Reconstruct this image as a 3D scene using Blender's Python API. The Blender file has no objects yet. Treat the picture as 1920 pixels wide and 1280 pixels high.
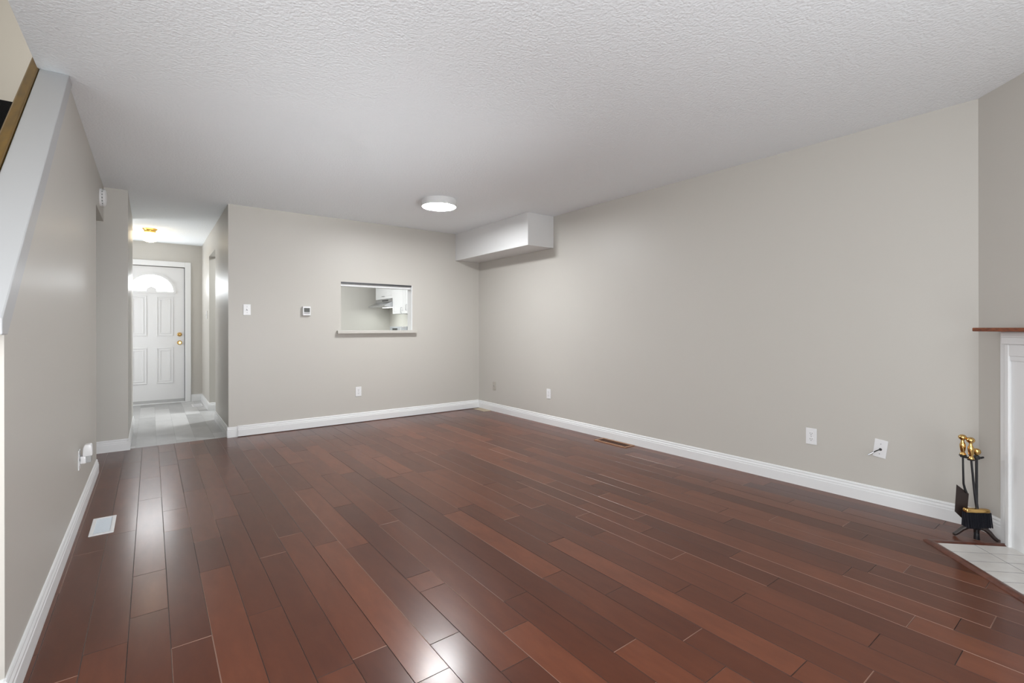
import bpy, bmesh, math, random
from mathutils import Vector, Matrix
random.seed(7)
S = bpy.context.scene
COL = S.collection
PI = math.pi

# ------------------------------------------------------------------ camera
TH, ROLL, F_PX, V0, EYE = 0.6464, -0.0016, 896.93, 614.2, 1.1236
Rv = Vector((math.cos(TH), -math.sin(TH), 0)); Uv = Vector((0, 0, 1)); Fv = Vector((math.sin(TH), math.cos(TH), 0))
right = Rv*math.cos(ROLL) + Uv*math.sin(ROLL)
up = -Rv*math.sin(ROLL) + Uv*math.cos(ROLL)
cam = bpy.data.cameras.new('camera'); co = bpy.data.objects.new('camera', cam); COL.objects.link(co)
M = Matrix.Identity(4)
for i in range(3):
    M[i][0], M[i][1], M[i][2] = right[i], up[i], -Fv[i]
M[2][3] = EYE
co.matrix_world = M
cam.sensor_width = 36.0; cam.lens = 36.0*F_PX/1920.0
cam.shift_y = (V0-640.0)/1920.0
cam.clip_start = 0.02
S.camera = co

# ------------------------------------------------------------------ world, daylight, lamps, added fills, exposure
w = bpy.data.worlds.new('sky'); S.world = w; w.use_nodes = True
w.node_tree.nodes['Background'].inputs[0].default_value = (0.93, 0.97, 1.0, 1)
w.node_tree.nodes['Background'].inputs[1].default_value = 1.0
S.view_settings.view_transform = 'Standard'; S.view_settings.look = 'None'
S.view_settings.exposure = 0.60; S.view_settings.gamma = 1.0; S.view_settings.use_curve_mapping = False

def area(name, loc, rot, sx, sy, power, col=(1, 1, 1), shape='RECTANGLE'):
    l = bpy.data.lights.new(name, 'AREA'); l.shape = shape; l.size = sx
    if shape != 'DISK': l.size_y = sy
    l.energy = power; l.color = col
    o = bpy.data.objects.new(name, l); COL.objects.link(o); o.location = loc; o.rotation_euler = rot
    return o
area('daylight_patio_door', (1.25, -1.03, 1.1), (math.radians(98), 0, 0), 1.7, 2.0, 24, (0.95, 0.98, 1.0))
area('daylight_side_window', (-1.48, 0.25, 1.3), (0, math.radians(-89), 0), 1.6, 2.0, 44, (0.96, 0.985, 1.0))
b = area('ceiling_fill_beam', (1.25, -1.10, 0.35), (math.radians(113), 0, 0), 1.7, 0.4, 2.3, (0.96, 0.985, 1.0)); b.data.spread = math.radians(24)  # added narrow beam to brighten the far ceiling, not a known source
b = area('back_wall_fill', (1.1, -1.12, 0.75), (math.radians(93), 0, math.radians(8)), 1.5, 0.8, 9, (0.96, 0.985, 1.0)); b.data.spread = math.radians(60)  # added wide fill that lifts the back wall and alcove
area('upstairs_fill', (0.6, 3.4, 4.9), (0, 0, 0), 1.2, 1.2, 66, (1.0, 0.96, 0.9))  # added fill to brighten the stairwell; its source is unseen
area('daylight_door_fan', (0.006, 8.845, 1.785), (-PI/2, 0, 0), 0.44, 0.19, 4.2, (0.93, 0.97, 1.0))
area('kitchen_doorway_fill', (1.45, 7.3, 2.37), (0, 0, 0), 0.4, 0.4, 18, (0.97, 1.0, 1.0))  # added second kitchen light to brighten the doorway and hall floor
area('foyer_fill', (-1.33, 8.0, 1.45), (0, math.radians(-95), 0), 1.3, 1.0, 20, (0.97, 0.985, 1.0))  # added fill for the dim hallway; the wall has no window here
area('kitchen_lamp_light', (2.0, 7.5, 2.37), (0, 0, 0), 0.6, 0.6, 19, (0.97, 1.0, 1.0))
area('hood_lamp_light', (3.34, 8.28, 1.487), (0, 0, 0), 0.20, 0.45, 3.0, (0.93, 1.0, 0.97))

# ------------------------------------------------------------------ materials
def nodes(name):
    m = bpy.data.materials.new(name); m.use_nodes = True
    nt = m.node_tree; return m, nt, nt.nodes['Principled BSDF']
def mat(name, col, rough=0.5, metal=0.0, spec=0.5, bump=None, trans=0.0):
    m, nt, b = nodes(name)
    b.inputs['Base Color'].default_value = (*col, 1); b.inputs['Roughness'].default_value = rough
    b.inputs['Metallic'].default_value = metal; b.inputs['Specular IOR Level'].default_value = spec
    b.inputs['Transmission Weight'].default_value = trans
    tc = nt.nodes.new('ShaderNodeTexCoord')
    n = nt.nodes.new('ShaderNodeTexNoise'); n.inputs['Scale'].default_value = bump[0] if bump else 40
    n.inputs['Detail'].default_value = 4
    nt.links.new(tc.outputs['Object'], n.inputs['Vector'])
    bp = nt.nodes.new('ShaderNodeBump'); bp.inputs['Strength'].default_value = bump[1] if bump else 0.02
    bp.inputs['Distance'].default_value = bump[2] if bump else 0.002
    nt.links.new(n.outputs['Fac'], bp.inputs['Height']); nt.links.new(bp.outputs['Normal'], b.inputs['Normal'])
    return m
def emis(name, col, strength, base=(0.9, 0.9, 0.9)):
    m, nt, b = nodes(name)
    b.inputs['Base Color'].default_value = (*base, 1); b.inputs['Roughness'].default_value = 0.3
    b.inputs['Emission Color'].default_value = (*col, 1); b.inputs['Emission Strength'].default_value = strength
    return m

WALLC = (0.545, 0.523, 0.484)
M_WALL = mat('greige_satin_paint', WALLC, 0.42, spec=0.35, bump=(140, 0.10, 0.001))
M_TRIM = mat('white_trim_paint', (0.78, 0.785, 0.79), 0.35, bump=(30, 0.03, 0.001))
M_CAP = mat('shaded_cap_paint', (0.46, 0.465, 0.475), 0.4)  # white trim paint darkened; the cap's shade is put into its colour
M_DOOR = mat('white_door_paint', (0.74, 0.74, 0.745), 0.38)
M_PLASTIC = mat('white_plastic', (0.80, 0.80, 0.81), 0.3)
M_ALMOND = mat('beige_plastic', (0.45, 0.415, 0.37), 0.35)
M_SLOT = mat('dark_slot', (0.05, 0.05, 0.05), 0.6)
M_GREY = mat('grey_plastic', (0.30, 0.30, 0.30), 0.4)
M_SCREEN = mat('lcd_grey_screen', (0.11, 0.115, 0.11), 0.25)
M_BRASS = mat('polished_brass', (0.72, 0.46, 0.17), 0.16, metal=1.0)
M_BLACK = mat('black_iron', (0.012, 0.013, 0.016), 0.28, spec=0.6, bump=(90, 0.15, 0.001))
M_BRONZE = mat('dark_bronze_iron', (0.030, 0.020, 0.018), 0.35, spec=0.5, bump=(60, 0.2, 0.001))
M_BRISTLE = mat('black_bristle', (0.004, 0.005, 0.012), 0.75, bump=(400, 0.8, 0.003))
M_STEEL = mat('stainless_steel', (0.62, 0.63, 0.65), 0.25, metal=1.0)
M_CHROME = mat('chrome', (0.8, 0.8, 0.82), 0.1, metal=1.0)
M_CABINET = mat('white_lacquer_cabinet', (0.82, 0.82, 0.82), 0.3)
M_COUNTER = mat('grey_laminate', (0.35, 0.34, 0.33), 0.4, bump=(60, 0.05, 0.001))
M_CARPET = mat('charcoal_carpet', (0.012, 0.012, 0.013), 0.95, spec=0.1, bump=(260, 1.0, 0.01))
M_CLEAR = mat('clear_plastic', (0.62, 0.63, 0.63), 0.08, spec=0.7, trans=0.5)
M_FIREBOX = mat('black_firebox', (0.02, 0.02, 0.02), 0.8, bump=(30, 0.5, 0.01))
M_DARKSTRIP = mat('dark_metal_strip', (0.09, 0.09, 0.095), 0.35, metal=0.6)
M_CABLE = mat('black_cable', (0.015, 0.015, 0.015), 0.4)
M_VENTBRN = mat('brown_register_metal', (0.34, 0.17, 0.09), 0.4)
M_VENTDRK = mat('dark_duct_hollow', (0.07, 0.025, 0.010), 0.5)  # dark colour stands in for the shade inside an open duct
M_VENTTAN = mat('tan_register_metal', (0.50, 0.42, 0.32), 0.45)
M_GASKET = mat('dark_gasket', (0.06, 0.055, 0.05), 0.7)

def ceiling_material():
    m, nt, b = nodes('white_stipple_ceiling')
    b.inputs['Roughness'].default_value = 0.9; b.inputs['Specular IOR Level'].default_value = 0.15
    b.inputs['Base Color'].default_value = (0.90, 0.937, 0.965, 1)
    tc = nt.nodes.new('ShaderNodeTexCoord')
    n = nt.nodes.new('ShaderNodeTexNoise'); n.inputs['Scale'].default_value = 110; n.inputs['Detail'].default_value = 4; n.inputs['Roughness'].default_value = 0.65
    v = nt.nodes.new('ShaderNodeTexVoronoi'); v.inputs['Scale'].default_value = 85; v.feature = 'SMOOTH_F1'
    mm = nt.nodes.new('ShaderNodeMath'); mm.operation = 'SUBTRACT'
    bp = nt.nodes.new('ShaderNodeBump'); bp.inputs['Strength'].default_value = 0.48; bp.inputs['Distance'].default_value = 0.006
    L = nt.links.new
    L(tc.outputs['Object'], n.inputs['Vector']); L(tc.outputs['Object'], v.inputs['Vector'])
    L(n.outputs['Fac'], mm.inputs[0]); L(v.outputs['Distance'], mm.inputs[1]); L(mm.outputs[0], bp.inputs['Height'])
    L(bp.outputs['Normal'], b.inputs['Normal'])
    return m
M_CEIL = ceiling_material()

def plank_material(name, stops, rough, noise_scale, stretch, bump_s, detail=5, tone_w=0.6, rvar=0.1, coat=0.0):
    m, nt, b = nodes(name); L = nt.links.new
    N = nt.nodes.new
    tc = N('ShaderNodeTexCoord'); at = N('ShaderNodeAttribute'); at.attribute_name = 'plank_tone'
    mp = N('ShaderNodeMapping'); mp.inputs['Scale'].default_value = stretch
    off = N('ShaderNodeVectorMath'); off.operation = 'SCALE'; off.inputs[0].default_value = (31.0, 17.0, 53.0)
    L(at.outputs['Fac'], off.inputs['Scale'])
    add = N('ShaderNodeVectorMath'); add.operation = 'ADD'
    L(tc.outputs['Object'], mp.inputs['Vector']); L(mp.outputs[0], add.inputs[0]); L(off.outputs[0], add.inputs[1])
    n = N('ShaderNodeTexNoise'); n.inputs['Scale'].default_value = noise_scale; n.inputs['Detail'].default_value = detail; n.inputs['Roughness'].default_value = 0.6
    L(add.outputs[0], n.inputs['Vector'])
    a = N('ShaderNodeMath'); a.operation = 'MULTIPLY'; a.inputs[1].default_value = tone_w; L(at.outputs['Fac'], a.inputs[0])
    c = N('ShaderNodeMath'); c.operation = 'MULTIPLY_ADD'; c.inputs[1].default_value = 1-tone_w
    L(n.outputs['Fac'], c.inputs[0]); L(a.outputs[0], c.inputs[2])
    r = N('ShaderNodeValToRGB'); L(c.outputs[0], r.inputs['Fac'])
    el = r.color_ramp.elements
    while len(el) < len(stops): el.new(0.5)
    for e, (p, colr) in zip(el, stops): e.position = p; e.color = (*colr, 1)
    L(r.outputs['Color'], b.inputs['Base Color'])
    n2 = N('ShaderNodeTexNoise'); n2.inputs['Scale'].default_value = 9; n2.inputs['Detail'].default_value = 3; L(add.outputs[0], n2.inputs['Vector'])
    rr = N('ShaderNodeMapRange'); rr.inputs['To Min'].default_value = rough-rvar; rr.inputs['To Max'].default_value = rough+rvar
    L(n2.outputs['Fac'], rr.inputs['Value']); L(rr.outputs[0], b.inputs['Roughness'])
    n3 = N('ShaderNodeTexNoise'); n3.inputs['Scale'].default_value = noise_scale*2.2; n3.inputs['Detail'].default_value = 4; L(add.outputs[0], n3.inputs['Vector'])
    bp = N('ShaderNodeBump'); bp.inputs['Strength'].default_value = bump_s; bp.inputs['Distance'].default_value = 0.002
    L(n3.outputs['Fac'], bp.inputs['Height']); L(bp.outputs['Normal'], b.inputs['Normal'])
    if coat: b.inputs['Specular IOR Level'].default_value = 0.12
    if coat: b.inputs['Coat Weight'].default_value = coat; b.inputs['Coat Roughness'].default_value = 0.19
    return m
M_WOOD = plank_material('cherry_hardwood_plank',
    [(0.20, (0.074, 0.0225, 0.0125)), (0.45, (0.098, 0.030, 0.0155)), (0.68, (0.130, 0.0405, 0.0205)), (0.92, (0.178, 0.056, 0.027))],
    0.298, 5.0, (4.0, 1.0, 1.0), 0.07, detail=4, tone_w=0.50, rvar=0.018, coat=0.34)
M_BEVEL = mat('glint_plank_edge', (0.27, 0.155, 0.115), 0.35)  # pale colour stands in for light glinting along the plank bevels
M_BEVELD = mat('dark_plank_edge', (0.045, 0.020, 0.015), 0.4)
M_VINYL = plank_material('grey_vinyl_plank',
    [(0.25, (0.30, 0.30, 0.30)), (0.5, (0.43, 0.43, 0.43)), (0.75, (0.56, 0.56, 0.56))],
    0.34, 2.2, (1.6, 0.8, 1.0), 0.03, tone_w=0.45, rvar=0.05)
M_VINYLE = mat('grey_vinyl_edge', (0.32, 0.32, 0.32), 0.5)

def wood(name, dark, light, stretch, rough=0.3):
    m, nt, b = nodes(name); L = nt.links.new; N = nt.nodes.new
    tc = N('ShaderNodeTexCoord'); mp = N('ShaderNodeMapping'); mp.inputs['Scale'].default_value = stretch
    n = N('ShaderNodeTexNoise'); n.inputs['Scale'].default_value = 6; n.inputs['Detail'].default_value = 6
    r = N('ShaderNodeValToRGB'); r.color_ramp.elements[0].color = (*dark, 1); r.color_ramp.elements[1].color = (*light, 1)
    r.color_ramp.elements[0].position = 0.3; r.color_ramp.elements[1].position = 0.7
    L(tc.outputs['Object'], mp.inputs['Vector']); L(mp.outputs[0], n.inputs['Vector']); L(n.outputs['Fac'], r.inputs['Fac'])
    L(r.outputs['Color'], b.inputs['Base Color']); b.inputs['Roughness'].default_value = rough
    return m
M_HEARTHWOOD = wood('stained_hearth_trim', (0.07, 0.022, 0.014), (0.15, 0.05, 0.03), (5, 5, 5), 0.32)
M_MANTEL = wood('mahogany_mantel', (0.12, 0.028, 0.012), (0.30, 0.085, 0.028), (6, 6, 30), 0.3)
M_OAK = wood('golden_oak', (0.115, 0.062, 0.006), (0.19, 0.105, 0.011), (8, 1.5, 1.5), 0.35)

def tile_material():
    m, nt, b = nodes('cream_hearth_tile'); L = nt.links.new; N = nt.nodes.new
    tc = N('ShaderNodeTexCoord'); n = N('ShaderNodeTexNoise'); n.inputs['Scale'].default_value = 14; n.inputs['Detail'].default_value = 3
    r = N('ShaderNodeValToRGB'); r.color_ramp.elements[0].color = (0.60, 0.56, 0.52, 1); r.color_ramp.elements[1].color = (0.74, 0.73, 0.71, 1)
    L(tc.outputs['Object'], n.inputs['Vector']); L(n.outputs['Fac'], r.inputs['Fac']); L(r.outputs['Color'], b.inputs['Base Color'])
    b.inputs['Roughness'].default_value = 0.22
    return m
M_TILE = tile_material()
M_GROUT = mat('grey_grout', (0.09, 0.09, 0.10), 0.8)
M_LAMP = emis('lit_opal_diffuser', (0.96, 0.985, 1.0), 112.0)
M_GLOBE = emis('lit_opal_glass', (1.0, 0.80, 0.50), 7.0)
M_PANE = emis('daylit_frosted_glass', (0.93, 0.97, 1.0), 2.6)

# ------------------------------------------------------------------ mesh helpers
class MB:
    """collects shapes, then links them as ONE mesh object"""
    def __init__(s): s.bm = bmesh.new()
    def _merge(s, b2, mi=0):
        for f in b2.faces: f.material_index = mi
        me = bpy.data.meshes.new('tmp'); b2.to_mesh(me); b2.free()
        s.bm.from_mesh(me); bpy.data.meshes.remove(me); return s
    def box(s, x0, x1, y0, y1, z0, z1, bev=0, seg=2, mi=0, mx=None):
        b = bmesh.new(); bmesh.ops.create_cube(b, size=1)
        for v in b.verts:
            v.co = Vector(((x0+x1)/2+v.co.x*(x1-x0), (y0+y1)/2+v.co.y*(y1-y0), (z0+z1)/2+v.co.z*(z1-z0)))
        if bev: bmesh.ops.bevel(b, geom=list(b.edges), offset=bev, segments=seg, affect='EDGES', profile=0.5)
        if mx:
            bmesh.ops.transform(b, matrix=mx, verts=b.verts)
            if mx.determinant() < 0: bmesh.ops.reverse_faces(b, faces=b.faces)
        return s._merge(b, mi)
    def prism(s, pts, vec, bev=0, mi=0, mx=None):
        b = bmesh.new(); vs = [b.verts.new(p) for p in pts]; f = b.faces.new(vs)
        r = bmesh.ops.extrude_face_region(b, geom=[f])
        bmesh.ops.translate(b, vec=Vector(vec), verts=[v for v in r['geom'] if isinstance(v, bmesh.types.BMVert)])
        bmesh.ops.recalc_face_normals(b, faces=b.faces)
        if bev: bmesh.ops.bevel(b, geom=list(b.edges), offset=bev, segments=2, affect='EDGES', profile=0.5)
        if mx: bmesh.ops.transform(b, matrix=mx, verts=b.verts)
        return s._merge(b, mi)
    def lathe(s, prof, mx=None, n=32, mi=0):
        b = bmesh.new(); rings = []
        for r, z in prof:
            if r < 1e-6: rings.append([b.verts.new((0, 0, z))])
            else: rings.append([b.verts.new((r*math.cos(2*PI*k/n), r*math.sin(2*PI*k/n), z)) for k in range(n)])
        for A, B in zip(rings, rings[1:]):
            for k in range(n):
                k2 = (k+1) % n
                if len(A) == 1 and len(B) == 1: continue
                if len(A) == 1: b.faces.new((A[0], B[k], B[k2]))
                elif len(B) == 1: b.faces.new((A[k], B[0], A[k2]))
                else: b.faces.new((A[k], B[k], B[k2], A[k2]))
        bmesh.ops.recalc_face_normals(b, faces=b.faces)
        if mx: bmesh.ops.transform(b, matrix=mx, verts=b.verts)
        return s._merge(b, mi)
    def tube(s, pts, rad, n=10, mi=0, flat=1.0):
        pts = [Vector(p) for p in pts]; b = bmesh.new(); rings = []
        rads = rad if isinstance(rad, (list, tuple)) else [rad]*len(pts)
        ref = Vector((0, 0, 1))
        for i, p in enumerate(pts):
            t = (pts[min(i+1, len(pts)-1)]-pts[max(i-1, 0)]).normalized()
            r = ref if abs(t.dot(ref)) < 0.95 else Vector((1, 0, 0))
            u = t.cross(r).normalized(); v = u.cross(t)
            rings.append([b.verts.new(p+(u*math.cos(2*PI*k/n)+v*math.sin(2*PI*k/n)*flat)*rads[i]) for k in range(n)])
        for A, B in zip(rings, rings[1:]):
            for k in range(n): b.faces.new((A[k], A[(k+1) % n], B[(k+1) % n], B[k]))
        b.faces.new(rings[0][::-1]); b.faces.new(rings[-1])
        bmesh.ops.recalc_face_normals(b, faces=b.faces)
        return s._merge(b, mi)
    def build(s, name, mats, parent=None, smooth=None):
        me = bpy.data.meshes.new(name); s.bm.to_mesh(me); s.bm.free()
        for m in (mats if isinstance(mats, (list, tuple)) else [mats]): me.materials.append(m)
        if smooth:
            for p in me.polygons: p.use_smooth = True
            me.set_sharp_from_angle(angle=math.radians(smooth))
        o = bpy.data.objects.new(name, me); COL.objects.link(o)
        if parent is not None:
            o.parent = parent; o.matrix_parent_inverse = parent.matrix_world.inverted()
        return o
def tag(o, label, cat=None, group=None, kind=None):
    o['label'] = label
    if cat: o['category'] = cat
    if group: o['group'] = group
    if kind: o['kind'] = kind
    return o
def struct(o, label, cat): return tag(o, label, cat, kind='structure')
def empty(name, loc, label, cat, group=None):
    o = bpy.data.objects.new(name, None); COL.objects.link(o); o.empty_display_size = 0.05
    o.location = loc; o.matrix_world = Matrix.Translation(loc); return tag(o, label, cat, group)
def T(x, y, z): return Matrix.Translation((x, y, z))
def R(a, ax): return Matrix.Rotation(a, 4, ax)

# ------------------------------------------------------------------ measured layout (metres, camera above the origin)
XR, YB, XL, XH, HC = 3.695, 5.673, -0.341, 0.633, 2.40
YD = 8.85                       # wall of the entrance door
C0 = Vector((XR, 0.60, 0)); DT = Vector((-1, -1, 0)).normalized(); DN = Vector((-1, 1, 0)).normalized()
NW = -0.0255                    # the diagonal wall's face in that frame
def D(t, n, z=0.0): return C0 + DT*t + DN*n + Vector((0, 0, z))     # along / out from the diagonal wall
MD = Matrix(((DT.x, DN.x, 0, C0.x), (DT.y, DN.y, 0, C0.y), (0, 0, 1, 0), (0, 0, 0, 1)))   # local t, n, z -> world (mirrored)

# ------------------------------------------------------------------ floors
def plank_floor(name, rows, x_of, y0, y1, joints_of, mats, inset, drop, tilt, light_share, axis='y'):
    bm = bmesh.new(); tones = []
    for i in rows:
        xa, xb = x_of(i), x_of(i+1)
        ys = [y0]+[y for y in joints_of(i) if y0+0.05 < y < y1-0.05]+[y1]
        for ya, yb in zip(ys, ys[1:]):
            tone = random.random()
            if random.random() < 0.10: tone = min(1.0, tone+0.35)
            g = 0.0003
            o = [bm.verts.new((x, y, -drop)) for x, y in ((xa+g, ya+g), (xb-g, ya+g), (xb-g, yb-g), (xa+g, yb-g))]
            tx, ty = random.gauss(0, tilt), random.gauss(0, tilt)*0.5
            t = []
            for sx, sy in ((0, 0), (1, 0), (1, 1), (0, 1)):
                t.append(bm.verts.new(((xb-inset) if sx else (xa+inset), (yb-inset) if sy else (ya+inset), (sx-.5)*tx+(sy-.5)*ty)))
            f = bm.faces.new(t); f.material_index = 0; tones.append(tone)
            for k in range(4):
                f = bm.faces.new((o[k], o[(k+1) % 4], t[(k+1) % 4], t[k]))
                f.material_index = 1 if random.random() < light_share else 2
                tones.append(tone)
    xa, xb = x_of(rows[0]), x_of(rows[-1]+1)
    vs = [bm.verts.new(p) for p in ((xa, y0, -drop-.0005), (xb, y0, -drop-.0005), (xb, y1, -drop-.0005), (xa, y1, -drop-.0005))]
    bm.faces.new(vs).material_index = 2; tones.append(0.2)
    lo = [bm.verts.new((v.co.x, v.co.y, -0.06)) for v in vs]
    for k in range(4):
        bm.faces.new((vs[k], vs[(k+1) % 4], lo[(k+1) % 4], lo[k])).material_index = 2; tones.append(0.2)
    bm.faces.new(lo[::-1]).material_index = 2; tones.append(0.2)
    me = bpy.data.meshes.new(name); bm.to_mesh(me); bm.free()
    for m in mats: me.materials.append(m)
    a = me.attributes.new('plank_tone', 'FLOAT', 'FACE'); a.data.foreach_set('value', tones)
    o = bpy.data.objects.new(name, me); COL.objects.link(o); return o

SEEN = [(-0.43, 3.19), (0.53, 4.58), (0.54, 2.2), (0.57, 3.39), (1.49, 2.37), (1.51, 2.76), (1.51, 3.95), (2.46, 3.26), (2.46, 3.63), (2.46, 4.83),
 (2.48, 2.06), (3.46, 2.62), (3.51, 3.01), (4.44, 3.29), (4.45, 2.11), (5.42, 3.69), (6.43, 1.62), (6.53, 4.01), (6.86, 2.8), (7.41, 1.39), (7.41, 2.58),
 (7.5, 4.97), (8.38, 2.45), (9.39, 1.86), (9.39, 2.0), (9.41, 1.27), (9.79, 3.06), (10.31, 2.63), (10.32, 1.43), (11.31, 1.59), (11.37, 2.8), (12.34, 1.11),
 (12.34, 3.49), (13.28, 0.84), (13.3, 1.63), (14.21, 1.37), (14.25, 1.0), (14.32, 2.58), (15.2, 2.26), (15.24, 1.88), (15.27, 0.69), (16.21, 2.4),
 (16.31, 1.2), (17.11, 1.8), (17.17, 1.02), (18.06, 2.04), (19.12, 2.78), (20.14, 1.81), (21.01, 0.43), (21.05, 2.2), (22.06, 1.92), (23.93, 0.67),
 (25.88, 2.25), (30.02, 0.71)]
PW, PX0 = 0.1222, -0.1897
JO = {}
for fr, y in SEEN:
    JO.setdefault(round(fr*0.1246/PW-0.5), []).append(y)
def joints(i):
    ys = sorted(JO.get(i, [])); out = list(ys)
    lo = ys[0] if ys else random.uniform(0.2, 1.2); hi = ys[-1] if ys else lo
    if not ys: out.append(lo)
    y = hi
    while y < 5.6: y += random.uniform(0.45, 1.25); out.append(y)
    y = lo
    while y > -0.9: y -= random.uniform(0.45, 1.25); out.append(y)
    return sorted(out)
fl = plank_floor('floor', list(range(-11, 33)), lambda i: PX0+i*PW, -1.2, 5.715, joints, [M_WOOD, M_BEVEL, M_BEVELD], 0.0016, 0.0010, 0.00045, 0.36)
struct(fl, 'glossy dark cherry hardwood plank floor of the living room', 'floor')
def vj(i):
    y = 5.7+random.uniform(0.1, 1.0); out = []
    while y < 8.9: out.append(y); y += random.uniform(0.8, 1.1)
    return out
fl2 = plank_floor('floor_hallway', list(range(0, 33)), lambda i: -1.4+i*0.16, 5.715, 8.90, vj, [M_VINYL, M_VINYLE, M_VINYLE], 0.0008, 0.0004, 0.00005, 0.5)
struct(fl2, 'pale grey vinyl plank floor of the entrance hallway and kitchen', 'floor')

# ------------------------------------------------------------------ walls
def wall(name, label, axis, p0, p1, u0, u1, z0, z1, holes=(), m=M_WALL):
    """box wall between planes p0 and p1 of axis, with rectangular holes (ua, ub, za, zb)"""
    us = sorted({u0, u1, *[h[0] for h in holes], *[h[1] for h in holes]}); zs = sorted({z0, z1, *[h[2] for h in holes], *[h[3] for h in holes]})
    us = [u for u in us if u0 <= u <= u1]; zs = [z for z in zs if z0 <= z <= z1]
    def solid(i, j):
        if i < 0 or j < 0 or i >= len(us)-1 or j >= len(zs)-1: return False
        cu, cz = (us[i]+us[i+1])/2, (zs[j]+zs[j+1])/2
        return not any(h[0] < cu < h[1] and h[2] < cz < h[3] for h in holes)
    bm = bmesh.new(); cache = {}
    def V(p, u, z):
        k = (round(p, 5), round(u, 5), round(z, 5))
        if k not in cache: cache[k] = bm.verts.new((p, u, z) if axis == 'x' else (u, p, z))
        return cache[k]
    for i in range(len(us)-1):
        for j in range(len(zs)-1):
            if not solid(i, j): continue
            a, b, c, d = us[i], us[i+1], zs[j], zs[j+1]
            for p in (p0, p1): bm.faces.new((V(p, a, c), V(p, b, c), V(p, b, d), V(p, a, d)))
            for di, dj, e in ((-1, 0, ((a, c), (a, d))), (1, 0, ((b, c), (b, d))), (0, -1, ((a, c), (b, c))), (0, 1, ((a, d), (b, d)))):
                if not solid(i+di, j+dj):
                    (ua, za), (ub, zb) = e
                    bm.faces.new((V(p0, ua, za), V(p0, ub, zb), V(p1, ub, zb), V(p1, ua, za)))
    bmesh.ops.recalc_face_normals(bm, faces=bm.faces)
    mb = MB(); mb.bm.free(); mb.bm = bm
    o = mb.build(name, m); return struct(o, label, 'wall')

wall('wall_right', 'long bare greige wall on the right side of the living room', 'x', XR, XR+0.12, -1.1, YD+0.12, -0.05, HC+0.05)
wall('wall_back', 'greige wall with the kitchen pass-through opening', 'y', YB, YB+0.12, XH, XR, -0.05, HC+0.05, [(1.773, 2.677, 1.058, 1.665)])
wall('wall_hall_right', 'greige hallway wall with the doorway into the kitchen', 'x', XH, XH+0.12, YB+0.12, YD, -0.05, HC+0.05, [(6.90, 7.70, -0.05, 2.10)])
wall('wall_alcove', 'narrow greige wall piece left of the hallway mouth', 'y', YB, YB+0.12, -1.35, -0.17, -0.05, HC+0.05)
wall('wall_hall_left', 'left side wall of the entrance hallway', 'x', -0.29, -0.17, YB+0.12, 7.10, -0.05, HC+0.05)
wall('wall_entrance', 'greige end wall around the white entrance door', 'y', YD, YD+0.12, -1.35, XR, -0.05, HC+0.05, [(-0.406, 0.414, -0.05, 2.05)])
wall('wall_rear', 'wall behind the viewpoint with the patio door opening', 'y', -1.02, -0.90, -1.35, 2.195, -0.05, HC+0.05, [(0.38, 2.12, 0.05, 2.15)])
wall('wall_stair', 'outer wall of the staircase', 'x', -1.47, -1.35, -1.1, YD+0.12, -0.05, 5.1, [(-0.80, 1.25, 0.45, 2.15)])
wall('wall_landing', 'pale wall at the top of the staircase', 'y', 6.0, 6.12, -1.35, 2.2, 2.62, 5.1)
wall('wall_landing_side', 'side wall of the upper landing', 'x', 2.2, 2.32, 1.4, 6.12, 2.62, 5.1)
wall('wall_landing_front', 'front wall of the upper landing', 'y', 1.28, 1.40, -1.35, 2.32, 2.62, 5.1)
struct(MB().box(-1.47, 2.32, 1.28, 6.12, 5.1, 5.2).build('ceiling_upstairs', M_TRIM), 'ceiling above the staircase', 'ceiling')
mb = MB(); mb.prism([D(0.0255, NW, -0.05), D(2.14, NW, -0.05), D(2.14, -0.12, -0.05), D(0.0255, -0.12, -0.05)], (0, 0, HC+0.1))
struct(mb.build('wall_diagonal', M_WALL), 'short diagonal greige wall carrying the fireplace in the right corner', 'wall')

# left wall: half wall under the stair cap, full height beyond, header over the alcove opening
SL = 0.912
def cap_in(y): return 1.389+SL*(y-2.164)          # top edge of the cap
mb = MB()
y_top = 2.164+(HC-1.389)/SL
zb = lambda y: cap_in(y)-0.05
pts = [(XL, 2.0, -0.05), (XL, 4.925, -0.05), (XL, 4.925, 2.09), (XL, YB, 2.09), (XL, YB, HC+.05), (XL, y_top+.11, HC+.05), (XL, 2.0, zb(2.0))]
mb.prism(pts, (-0.09, 0, 0))
struct(mb.build('wall_left', M_WALL), 'greige half wall of the staircase on the left with a sloping top', 'wall')
mb = MB()
x0, x1 = XL-0.095, XL+0.013
y0 = 1.905
pts = [(x1, y0, cap_in(y0)), (x1, y_top, HC+0.0), (x1, y_top+0.118, HC+0.0), (x1, y0+0.065, cap_in(y0)-0.047), (x1, y0, cap_in(y0)-0.047)]
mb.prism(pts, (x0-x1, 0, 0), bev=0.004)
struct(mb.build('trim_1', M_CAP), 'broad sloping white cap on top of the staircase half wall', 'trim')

# ceilings
mb = MB()
mb.box(-0.443, XR+0.12, -1.1, YD+0.12, HC, 2.62)
mb.box(-1.47, -0.443, -1.1, 1.40, HC, 2.62)
mb.box(-1.47, -0.443, 4.62, YD+0.12, HC, 2.62)
struct(mb.build('ceiling', M_CEIL), 'white stipple textured ceiling', 'ceiling')
mb = MB().box(3.315, XR, 4.10, YB, 2.036, HC, bev=0.003)
struct(mb.build('trim_2', mat('white_bulkhead_paint', (0.72, 0.72, 0.72), 0.45, bump=(140, 0.1, 0.001))), 'white boxed bulkhead in the far ceiling corner', 'bulkhead')

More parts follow.
